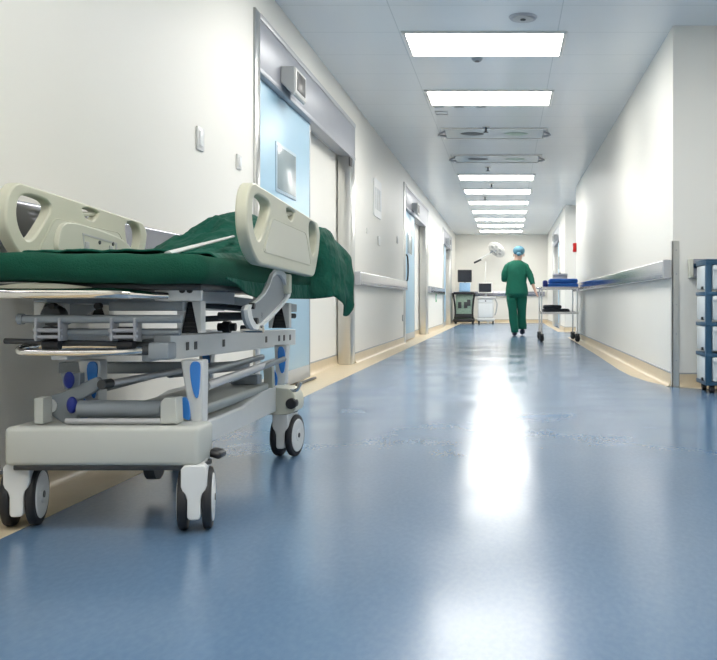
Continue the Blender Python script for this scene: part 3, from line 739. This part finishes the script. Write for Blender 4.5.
# ------------------------------------------------------------------ rumpled sheet
NU, NV = 90, 110
bm = B(); grid = []
def ridge(p): return 1-2*abs(noise.noise(p))
def hgt(x, v):
    by = sm(2.45, 2.88, v)*(1-.2*sm(3.22, 3.33, v))
    left = sm(-1.36, -1.04, x)
    b = .022+by*(.02+.14*left)-.03*by*sm(-.93, -.78, x)
    b += .02*math.exp(-((x+1.0)/.06)**2)*by
    f = .016*noise.noise(Vector((x*7, v*5, 1.7)))+.030*(ridge(Vector((x*6+v*3, v*4, 4)))-.6)+.016*(ridge(Vector((x*17-v*6, v*12, 9)))-.6)
    f += .008*math.sin(x*34+v*9+2*noise.noise(Vector((x*3, v*3, 0))))*by
    return max(.776, .760+b+f*(.25+1.0*by))
for j in range(NV+1):
    v = 2.15+(3.33-2.15)*j/NV
    row = []
    w = sm(3.075, 3.25, v)
    xe = -.845+.075*sm(3.07, 3.12, v)+.02*w              # edge where the cloth turns down
    bot = .665+.012*noise.noise(Vector((v*14, 0, 0)))
    bot = .652+.016*math.sin(PI*min(1, w*1.6))-.072*w**2+.20*sm(3.26, 3.33, v)
    if v < 2.62: bot = .705+(.650-.705)*sm(2.15, 2.42, v)+.008*noise.noise(Vector((v*9, 0, 0)))
    for i in range(NU+1):
        u = i/NU
        if u < .62:
            x = -1.405+(xe+1.405)*(u/.62); z = hgt(x, v)
            z -= .03*(1-sm(-1.405, -1.36, x))
        else:
            s = (u-.62)/.38; zt = hgt(xe, v)
            outx = (.045+.022*w)*math.sin(min(1, s*1.1)*PI/2)+w*.014*math.sin(v*52)*s
            x = xe+outx; z = zt+(bot-zt)*(s**1.25)
            if v < 3.08: x = min(x, -.786)
            x += (.018*(ridge(Vector((v*7+z*3, z*5, 3)))-.7)+.008*noise.noise(Vector((v*25, z*14, 5))))*w*s
        yy = Y(v)+.02*noise.noise(Vector((x*6, v*3, z*5)))*sm(2.4, 2.6, v)
        if u >= .62 and w > .5: yy += .03*((u-.62)/.38)
        row.append(bm.verts.new((x, yy, z)))
    grid.append(row)
for j in range(NV):
    for i in range(NU):
        bm.faces.new((grid[j][i], grid[j][i+1], grid[j+1][i+1], grid[j+1][i]))
sheet = tag(obj('rumpled_sheet', bm, 'green_sheet', ang=0), 'rumpled green sheet heaped on the mattress and hanging over the side', 'sheet')
so = sheet.modifiers.new('thick', 'SOLIDIFY'); so.thickness = .006; so.offset = -1

# strap
a = at(168, 253.5, Y(2.08)); b = at(233, 236.5, Y(2.60))
bm = B()
P = [a+(b-a)*t_ for t_ in (0, .2, .4, .6, .8, 1)]
tube(bm, P, [.011,.0105,.010,.009,.008,.007], seg=10, n=5, flat=.6)
tag(obj('white_strap', bm, 'strap_white'), 'narrow white strap lying slanted across the green sheet', 'strap')

# ================================================================== the walking person
def skinned(name, pts, edges, m, parent, root=0, sub=2, smooth_=True):
    me = bpy.data.meshes.new(name); me.from_pydata([p[:3] for p in pts], edges, []); me.materials.append(M[m])
    o = bpy.data.objects.new(name, me); COL.objects.link(o); o.parent = parent
    sk = o.modifiers.new('skin', 'SKIN'); sk.use_smooth_shade = True
    ly = me.skin_vertices[0].data
    for i, p in enumerate(pts):
        r = p[3] if len(p) == 4 else None
        ly[i].radius = (p[3], p[4] if len(p) > 4 else p[3]); ly[i].use_root = (i == root)
    s = o.modifiers.new('sub', 'SUBSURF'); s.levels = sub; s.render_levels = sub
    return o
PX, PY = .18, Y(14.35)
man = thing('person', 'person in green scrubs and blue cap walking away down the corridor', 'person', (PX, PY, 0)); man.scale = (1, 1, .955)
pts = [(0,0,.95,.13,.10), (0,.0,1.10,.125,.09), (0,.01,1.28,.14,.10), (0,.02,1.37,.10,.08), (.015,.045,1.49,.060,.062), (.035,.065,1.555,.075,.080), (.045,.075,1.63,.088,.100), (.045,.07,1.705,.066,.078),
 # legs: left planted, right trailing
 (-.09,0,.90,.085), (-.070,.03,.50,.05), (-.035,-.02,.10,.036), (-.035,.0,.05,.04), (-.035,.14,.035,.03),
 (.095,0,.90,.085), (.10,.12,.52,.055), (.115,.20,.155,.038), (.115,.215,.10,.04), (.115,.33,.05,.03),
 # left arm, bent forward
 (-.17,.01,1.35,.045), (-.235,.0,1.15,.042), (-.19,.20,1.08,.030), (-.17,.27,1.08,.026),
 # right arm reaching down and outward
 (.17,.01,1.35,.045), (.265,-.03,1.14,.040), (.335,-.09,.93,.028), (.355,-.11,.875,.025)]
E = [(0,1),(1,2),(2,3),(3,4),(4,5),(5,6),(6,7),(0,8),(8,9),(9,10),(10,11),(11,12),(0,13),(13,14),(14,15),(15,16),(16,17),(3,18),(18,19),(19,20),(20,21),(3,22),(22,23),(23,24),(24,25)]
def hand(w, dir_, across, idx):
    dir_ = Vector(dir_).normalized(); ac = Vector(across).normalized(); n_ = dir_.cross(ac)
    w = Vector(w)
    c = w+dir_*.045; pts.append((*c, .028, .017)); ci = len(pts)-1; E.append((idx, ci))
    for k, (o_, l_) in enumerate(((-.027,.060), (-.009,.070), (.009,.066), (.027,.052))):
        a_ = c+dir_*.03+ac*o_; b_ = a_+dir_*l_*.55+n_*.006; e_ = b_+dir_*l_*.35+n_*.022
        i0 = len(pts); pts.append((*a_, .0095)); pts.append((*b_, .0085)); pts.append((*e_, .0075)); E.extend([(ci,i0),(i0,i0+1),(i0+1,i0+2)])
    a_ = w+dir_*.03-ac*.035; b_ = a_+dir_*.035-ac*.012+n_*.012
    i0 = len(pts); pts.append((*a_, .011)); pts.append((*b_, .009)); E.extend([(idx,i0),(i0,i0+1)])
hand((-.17,.27,1.08), (.3,1,-.05), (0,.1,1), 21)
hand((.355,-.11,.875), (.35,-.25,-.9), (.3,.95,-.1), 25)
body = skinned('body', pts, E, 'skin', man)
def loft(bm, rings, seg=28, e=2.3):
    """rings: centre x,y,z, half width, half depth, tilt dx,dz of the ring plane"""
    L_ = []
    for (cx, cy, cz, rx, ry) in rings:
        L_.append([bm.verts.new((cx+rx*abs(math.cos(2*PI*k/seg))**(2/e)*(1 if math.cos(2*PI*k/seg) >= 0 else -1), cy+ry*abs(math.sin(2*PI*k/seg))**(2/e)*(1 if math.sin(2*PI*k/seg) >= 0 else -1), cz)) for k in range(seg)])
    for i in range(len(L_)-1):
        for k in range(seg): bm.faces.new((L_[i][k], L_[i][(k+1) % seg], L_[i+1][(k+1) % seg], L_[i+1][k]))
    bm.faces.new(L_[0][::-1]); bm.faces.new(L_[-1])
def wrinkle(bm, a, f, seed):
    bmesh.ops.recalc_face_normals(bm, faces=bm.faces[:])
    for v in bm.verts: v.co += Vector((1,1,0))*(noise.noise(v.co*f+Vector((seed,0,0)))*a)
bm = B()
loft(bm, [(0,0,.80,.215,.150), (0,0,.86,.212,.148), (0,.0,.95,.200,.138), (0,0,1.06,.188,.130), (0,.01,1.18,.192,.132), (0,.015,1.28,.205,.132), (0,.02,1.36,.210,.120), (0,.025,1.41,.200,.110), (0,.03,1.45,.165,.100), (0.01,.035,1.475,.115,.085), (.012,.04,1.495,.080,.075)])
tube(bm, [(-.13,.02,1.40), (-.185,.01,1.36), (-.215,.0,1.26), (-.230,.0,1.17), (-.225,.05,1.10)], [.060,.064,.064,.062,.060,.058], seg=18, n=6)
tube(bm, [(.13,.02,1.40), (.185,.01,1.36), (.225,-.02,1.25), (.275,-.04,1.13), (.305,-.06,1.02)], [.060,.064,.064,.062,.058,.055], seg=18, n=6)
wrinkle(bm, .022, 7, 1)
obj('scrub_top', bm, 'scrub_green', man, ang=0)
bm = B()
loft(bm, [(0,.0,.76,.180,.125), (0,0,.90,.185,.130), (0,0,.98,.17,.12)])
loft(bm, [(-.035,-.01,.07,.066,.080), (-.038,-.01,.12,.068,.084), (-.055,.01,.30,.074,.086), (-.070,.03,.50,.082,.09), (-.085,.01,.70,.096,.11), (-.088,.0,.82,.098,.115)])
loft(bm, [(.115,.19,.13,.076,.082), (.112,.185,.20,.078,.085), (.106,.16,.34,.080,.088), (.098,.12,.52,.088,.095), (.09,.05,.72,.098,.11), (.088,.0,.84,.095,.115)])
wrinkle(bm, .020, 8, 5)
obj('scrub_trousers', bm, 'scrub_green', man, ang=0)
skinned('hair', [(.045,.050,1.59,.070,.065), (.045,.055,1.64,.092,.095)], [(0,1)], 'hair', man)
def ell(name, c, r, m, par, rx=0):
    bm = B(); t_ = bmesh.new(); bmesh.ops.create_uvsphere(t_, u_segments=28, v_segments=18, radius=1)
    merge(bm, t_, Matrix.Translation(c) @ Matrix.Rotation(rx, 4, 'X') @ Matrix.Diagonal((*r, 1))); return bm
bm = ell('', (.045,.055,1.685), (.112,.125,.098), None, None, -.2)
t_ = bmesh.new(); bmesh.ops.create_uvsphere(t_, u_segments=16, v_segments=10, radius=1); merge(bm, t_, Matrix.Translation((.045,-.04,1.62)) @ Matrix.Diagonal((.05,.035,.04,1)))
obj('surgical_cap', bm, 'cap_blue', man)
for s in (-1, 1):
    obj('ear', ell('', (.045+s*.095,.065,1.60), (.012,.022,.032), None, None), 'skin', man)
    obj('eye', ell('', (.045+s*.030,.168,1.625), (.014,.010,.010), None, None), 'paper', man)
obj('nose', ell('', (.045,.182,1.60), (.014,.02,.024), None, None, .2), 'skin', man)
obj('mouth', ell('', (.045,.168,1.560), (.024,.008,.006), None, None), 'alarm_red', man)
for (x_, y_, z_, rx) in ((-.035,.055,.048,0), (.115,.255,.075,-.35)):
    obj('shoe', ell('', (x_, y_, z_), (.052,.135,.048), None, None, rx), 'shoe', man)

# ================================================================== steel trolley
TX0, TX1, TY0, TY1 = .545, 1.145, Y(12.2), Y(13.1)
tr_ = thing('instrument_trolley', 'two-tier stainless steel trolley with blue bundles by the right wall', 'trolley', (TX0, TY0, 0))
tw, tl = TX1-TX0, TY1-TY0
for (x_, y_) in ((.012,.012), (tw-.012,.012), (.012,tl-.012), (tw-.012,tl-.012)):
    bm = B(); rod(bm, (x_, y_, .12), (x_, y_, .885), .0125, seg=14); obj('post', bm, 'steel_polished', tr_)
    c = bpy.data.objects.new('caster', None); COL.objects.link(c); c.parent = tr_; c.location = (x_, y_, 0); c.rotation_euler = (0,0,.5)
    bm = B(); rod(bm, (-.016,0,.055), (.016,0,.055), .055, seg=28, bev=.005); obj('wheel', bm, 'rubber', c)
    bm = B(); box(bm, -.028, -.020, -.02, .03, .05, .13, bev=.002); box(bm, .020, .028, -.02, .03, .05, .13, bev=.002); box(bm, -.028, .028, -.02, .03, .118, .13, bev=.002); obj('fork', bm, 'bed_dark', c)
for z_ in (.865, .46):
    bm = B(); box(bm, .0, tw, 0, tl, z_, z_+.006, bev=.001)
    for (a0, a1, b0, b1) in ((0,tw,0,.006), (0,tw,tl-.006,tl), (0,.006,0,tl), (tw-.006,tw,0,tl)): box(bm, a0, a1, b0, b1, z_-.015, z_+.02)
    obj('shelf', bm, 'steel_polished', tr_, smooth=False)
bm = B(); tube(bm, [(0,tl*.3,.865), (-.05,tl*.35,.875), (-.05,tl*.65,.875), (0,tl*.7,.865)], .009, n=5); obj('handle', bm, 'steel_polished', tr_)
def bundle(name, label, cat, m, x0, x1, y0, y1, z0, z1, group=None, seed=0, amp=.012):
    bm = B(); t = bmesh.new(); bmesh.ops.create_cube(t, size=1); bmesh.ops.scale(t, vec=(x1-x0, y1-y0, z1-z0), verts=t.verts)
    bmesh.ops.bevel(t, geom=t.edges[:], offset=min(.4*(z1-z0), .03), segments=4, profile=.5, affect='EDGES')
    bmesh.ops.subdivide_edges(t, edges=[e for e in t.edges if e.calc_length() > .08], cuts=10, use_grid_fill=True)
    for v in t.verts:
        n = noise.noise(v.co*14+Vector((seed, seed, 0)))
        v.co += v.co.normalized()*n*amp
        v.co.z = max(v.co.z, -(z1-z0)/2)
    bmesh.ops.translate(t, vec=((x0+x1)/2, (y0+y1)/2, (z0+z1)/2), verts=t.verts); merge(bm, t)
    return tag(obj(name, bm, m, ang=0), label, cat, group)
def tx(px, v): return (px-VX)*v/760
zt = .872
bundle('folded_blue_cloth', 'lower folded blue cloth on the trolley top', 'cloth', 'blue_towel', tx(548,12.3), tx(578,12.3), TY0+.03, TY0+.55, zt, zt+.07, 'blue cloths on the trolley', 1)
bundle('folded_blue_cloth', 'upper folded blue cloth on the trolley top', 'cloth', 'blue_towel', tx(549.5,12.3), tx(577.5,12.3), TY0+.05, TY0+.52, zt+.072, zt+.145, 'blue cloths on the trolley', 3)
bundle('dark_pouch', 'small dark blue pouch at left end of the trolley top', 'pouch', 'cap_navy', tx(542.5,12.4), tx(547.3,12.4), TY0+.04, TY0+.25, zt, zt+.12, None, 5, .006)
# silver box standing behind the cloth
r = thing('instrument_box', 'grey metal instrument box behind the blue cloths on the trolley', 'box', (tx(560,12.9), Y(12.95), zt))
pbox('box_body', 'aluminium', r, -.12, .12, -.12, .10, 0, .21, bev=.008)
pbox('lid', 'aluminium_light', r, -.125, .125, -.125, .105, .21, .25, bev=.008)
pbox('lid_knob', 'black_plastic', r, -.02, .02, -.02, .02, .25, .265, bev=.004)
bundle('dark_folded_pack', 'long dark folded pack on the trolley lower shelf', 'pack', 'dark_bundle', tx(543,12.4), tx(569,12.4), TY0+.05, TY0+.55, .467, .53, 'dark packs on the lower shelf', 7)
bundle('dark_folded_pack', 'shorter dark folded pack stacked on the lower shelf', 'pack', 'dark_bundle', tx(543.5,12.4), tx(561,12.4), TY0+.08, TY0+.5, .533, .59, 'dark packs on the lower shelf', 9)

# ================================================================== far machines
# ultrasound-like cart
mx_ = (464.5-VX)*22.3/760
a = thing('monitor_cart', 'dark medical cart with tall black monitor at the far end', 'medical cart', (mx_, Y(22.2), 0))
pbox('base', 'black_plastic', a, -.31, .31, -.30, .30, .06, .16, bev=.03, seg=3)
pbox('body', 'machine_green', a, -.24, .24, -.20, .24, .16, .86, bev=.02)
for s in (-1, 1):
    bm = B(); tube(bm, [(s*.27,-.24,.12), (s*.25,-.22,.35), (s*.28,-.24,.7), (s*.32,-.27,.9)], .028, n=5); obj('side_frame', bm, 'black_plastic', a)
for (x_, z_) in ((-.12,.55), (.05,.55), (.14,.62)):
    pbox('module', 'bed_dark', a, x_-.05, x_+.05, -.22, -.20, z_-.09, z_+.09, bev=.006)
pbox('lower_drawer', 'black_plastic', a, -.23, .23, -.23, -.20, .18, .30, bev=.01)
pbox('console', 'black_plastic', a, -.30, .30, -.34, .15, .86, .93, bev=.02)
bm = B(); box(bm, -.16, .16, -.05, .05, -.16, .16, bev=.02, mtx=Matrix.Translation((.02,-.10,1.05)) @ Matrix.Rotation(-.6, 4, 'X')); kp = obj('keyboard', bm, 'keypad', a)
bm = B(); rod(bm, (.02,.02,.93), (.02,.02,1.24), .03); obj('monitor_stand', bm, 'bed_grey', a)
mo = pbox('monitor', 'black_plastic', a, -.19, .22, -.06, .0, 1.22, 1.58, bev=.015)
pbox('screen', 'screen', mo, -.17, .20, -.064, -.058, 1.25, 1.56)
for x_ in (-.25, .25):
    for y_ in (-.24, .24):
        bm = B(); rod(bm, (x_-.02,y_,.05), (x_+.02,y_,.05), .05, seg=20); obj('caster', bm, 'rubber', a)
mx_ = (486-VX)*22.4/760
a = thing('white_console_cart', 'white wheeled console with small flat monitor at the far end', 'medical cart', (mx_, Y(22.2), 0))
pbox('base', 'white_plastic', a, -.25, .26, -.22, .22, .09, .17, bev=.03, seg=3)
pbox('body', 'white_plastic', a, -.23, .23, -.20, .22, .16, .74, bev=.02)
pbox('drawer', 'paper', a, -.20, .20, -.21, -.20, .62, .72, bev=.004)
pbox('door', 'paper', a, -.20, .20, -.21, -.20, .20, .60, bev=.004)
bm = B(); rod(bm, (0,-.225,.67), (0,-.205,.67), .02); obj('lock', bm, 'bed_dark', a)
pbox('worktop', 'white_plastic', a, -.27, .29, -.26, .24, .74, .80, bev=.02)
bm = B(); box(bm, -.03, .03, 0, .04, .80, .92, bev=.01); obj('monitor_stand', bm, 'bed_grey', a)
mo = pbox('monitor', 'white_plastic', a, -.23, .19, -.04, .02, .90, 1.21, bev=.012)
pbox('screen', 'screen', mo, -.20, .16, -.044, -.038, .93, 1.18)
bm = B(); tube(bm, [(.27,-.1,.72), (.33,-.12,.6), (.30,-.1,.35), (.26,-.1,.25)], .018, n=5); obj('cable', bm, 'kick_grey', a)
for x_ in (-.20, .21):
    for y_ in (-.18, .18):
        bm = B(); rod(bm, (x_-.018,y_,.045), (x_+.018,y_,.045), .045, seg=20); box(bm, x_-.02, x_+.02, y_-.02, y_+.02, .05, .10); obj('caster', bm, 'rubber', a)
# examination lamp on a floor stand
v = 22.95
a = thing('surgical_lamp', 'white surgical lamp on a thin floor stand behind the console', 'lamp', (tx(485.5, v), Y(v), 0))
bm = B()
for k in range(5):
    an = k*2*PI/5; rod(bm, (0,0,.07), (.26*math.cos(an), .26*math.sin(an)*.8, .05), .015)
    rod(bm, (.26*math.cos(an)-.012, .26*math.sin(an)*.8, .028), (.26*math.cos(an)+.012, .26*math.sin(an)*.8, .028), .028)
obj('stand_base', bm, 'white_plastic', a)
bm = B(); rod(bm, (0,0,.05), (0,0,1.86), .018); obj('pole', bm, 'white_plastic', a)
L1 = Vector((tx(475,v)-tx(485.5,v), 0, .64+(302-262.5)*v/760)); L2 = Vector((tx(490,v)-tx(485.5,v), 0, .64+(302-253)*v/760))
bm = B(); tube(bm, [L1, (L1+L2)/2+Vector((0,0,.0)), L2], .028, n=4); obj('balance_arm', bm, 'white_plastic', a)
bm = B(); rod(bm, L1-Vector((.03,0,.01)), L1+(L2-L1)*.42+Vector((0,-.02,-.03)), .03); obj('counterweight', bm, 'bed_dark', a)
Cc = Vector((tx(497,v)-tx(485.5,v), -.1, .64+(302-249.5)*v/760))
nrm = Vector((-.50, -.62, -.62)).normalized()
q = nrm.to_track_quat('Z', 'Y').to_matrix().to_4x4()
bm = B(); t_ = bmesh.new(); prof = [(0,-.09), (.12,-.085), (.22,-.05), (.27,.0), (.28,.03), (.25,.045)]
rings = []
for (r_, z_) in prof:
    rings.append([t_.verts.new((max(r_,.001)*math.cos(2*PI*k/36), max(r_,.001)*math.sin(2*PI*k/36), z_)) for k in range(36)])
for i in range(len(rings)-1):
    for k in range(36): t_.faces.new((rings[i][k], rings[i][(k+1) % 36], rings[i+1][(k+1) % 36], rings[i+1][k]))
t_.faces.new(rings[-1])
merge(bm, t_, Matrix.Translation(Cc) @ q); hd = obj('lamp_head', bm, 'white_plastic', a)
for k in range(6):
    an = k*PI/3; bm = B(); t_ = bmesh.new(); bmesh.ops.create_cone(t_, cap_ends=True, segments=18, radius1=.058, radius2=.05, depth=.02)
    merge(bm, t_, Matrix.Translation(Cc) @ q @ Matrix.Translation((.155*math.cos(an), .155*math.sin(an), .052))); obj('lamp_lens', bm, 'kick_grey', hd)
bm = B(); rod(bm, Cc+nrm*.04, Cc+nrm*.16, .018); obj('centre_handle', bm, 'bed_grey', hd)
bm = B(); rod(bm, L2, Cc-nrm*.06, .022); obj('head_joint', bm, 'bed_grey', a)

# ================================================================== drawer cart at the right
cx0 = (706-VX)*5.3/760
a = thing('drawer_cart', 'blue framed cart with four translucent drawers at right edge', 'drawer cart', (cx0, Y(5.3), 0))
cw, cd = .46, Y(5.58)-Y(5.3)
zs = [.075, .29, .505, .72, .935]
pbox('base', 'cart_blue', a, 0, cw, 0, cd, .055, .085, bev=.006)
for (x_, y_) in ((0,0), (cw-.042,0), (cw-.042,cd-.042)):
    pbox('post', 'cart_blue', a, x_, x_+.042, y_, y_+.042, .07, .925, bev=.006)
for k in range(4):
    pbox('shelf_frame', 'cart_blue', a, -.002, cw+.002, -.002, cd+.002, zs[k+1]-.035, zs[k+1]-.008, bev=.004)
    bm = B(); box(bm, .003, cw-.008, .045, cd-.01, zs[k]+.01, zs[k+1]-.037, bev=.006); box(bm, .046, cw-.046, -.012, .06, zs[k]+.01, zs[k+1]-.037, bev=.008)
    dr = obj('drawer', bm, 'bin_clear', a)
    pbox('drawer_lip', 'bin_clear', dr, .045, cw-.045, -.028, -.010, zs[k+1]-.075, zs[k+1]-.05, bev=.006)
    pbox('side_clip', 'bed_dark', dr, -.010, .010, .09, .125, zs[k]+.008, zs[k]+.03, bev=.003)
pbox('top', 'cart_blue', a, -.004, cw+.004, -.004, cd+.004, .925, .94, bev=.005)
for x_ in (.05, cw-.05):
    for y_ in (.04, cd-.04):
        bm = B(); rod(bm, (x_-.014,y_,.03), (x_+.014,y_,.03), .03, seg=18); box(bm, x_-.018, x_+.018, y_-.014, y_+.014, .03, .06); obj('caster', bm, 'rubber', a)

# ------------------------------------------------------------------ world and camera
w = bpy.data.worlds.new('world'); C.world = w; w.use_nodes = True
w.node_tree.nodes['Background'].inputs[0].default_value = (.75,.85,1,1); w.node_tree.nodes['Background'].inputs[1].default_value = .3
cam = bpy.data.cameras.new('camera'); co = bpy.data.objects.new('camera', cam); COL.objects.link(co)
co.location = (0,0,EYE); co.rotation_euler = (PI/2,0,0)
cam.sensor_width = 36; cam.sensor_fit = 'HORIZONTAL'; cam.lens = F/717*36
cam.shift_x = -(VX-358.5)/717; cam.shift_y = -(330-VY)/717
cam.clip_start = .02
cam.dof.use_dof = False
C.camera = co
C.view_settings.view_transform = 'Standard'; C.view_settings.look = 'None'; C.view_settings.gamma = 1
C.view_settings.use_curve_mapping = False
C.view_settings.exposure = 0.88
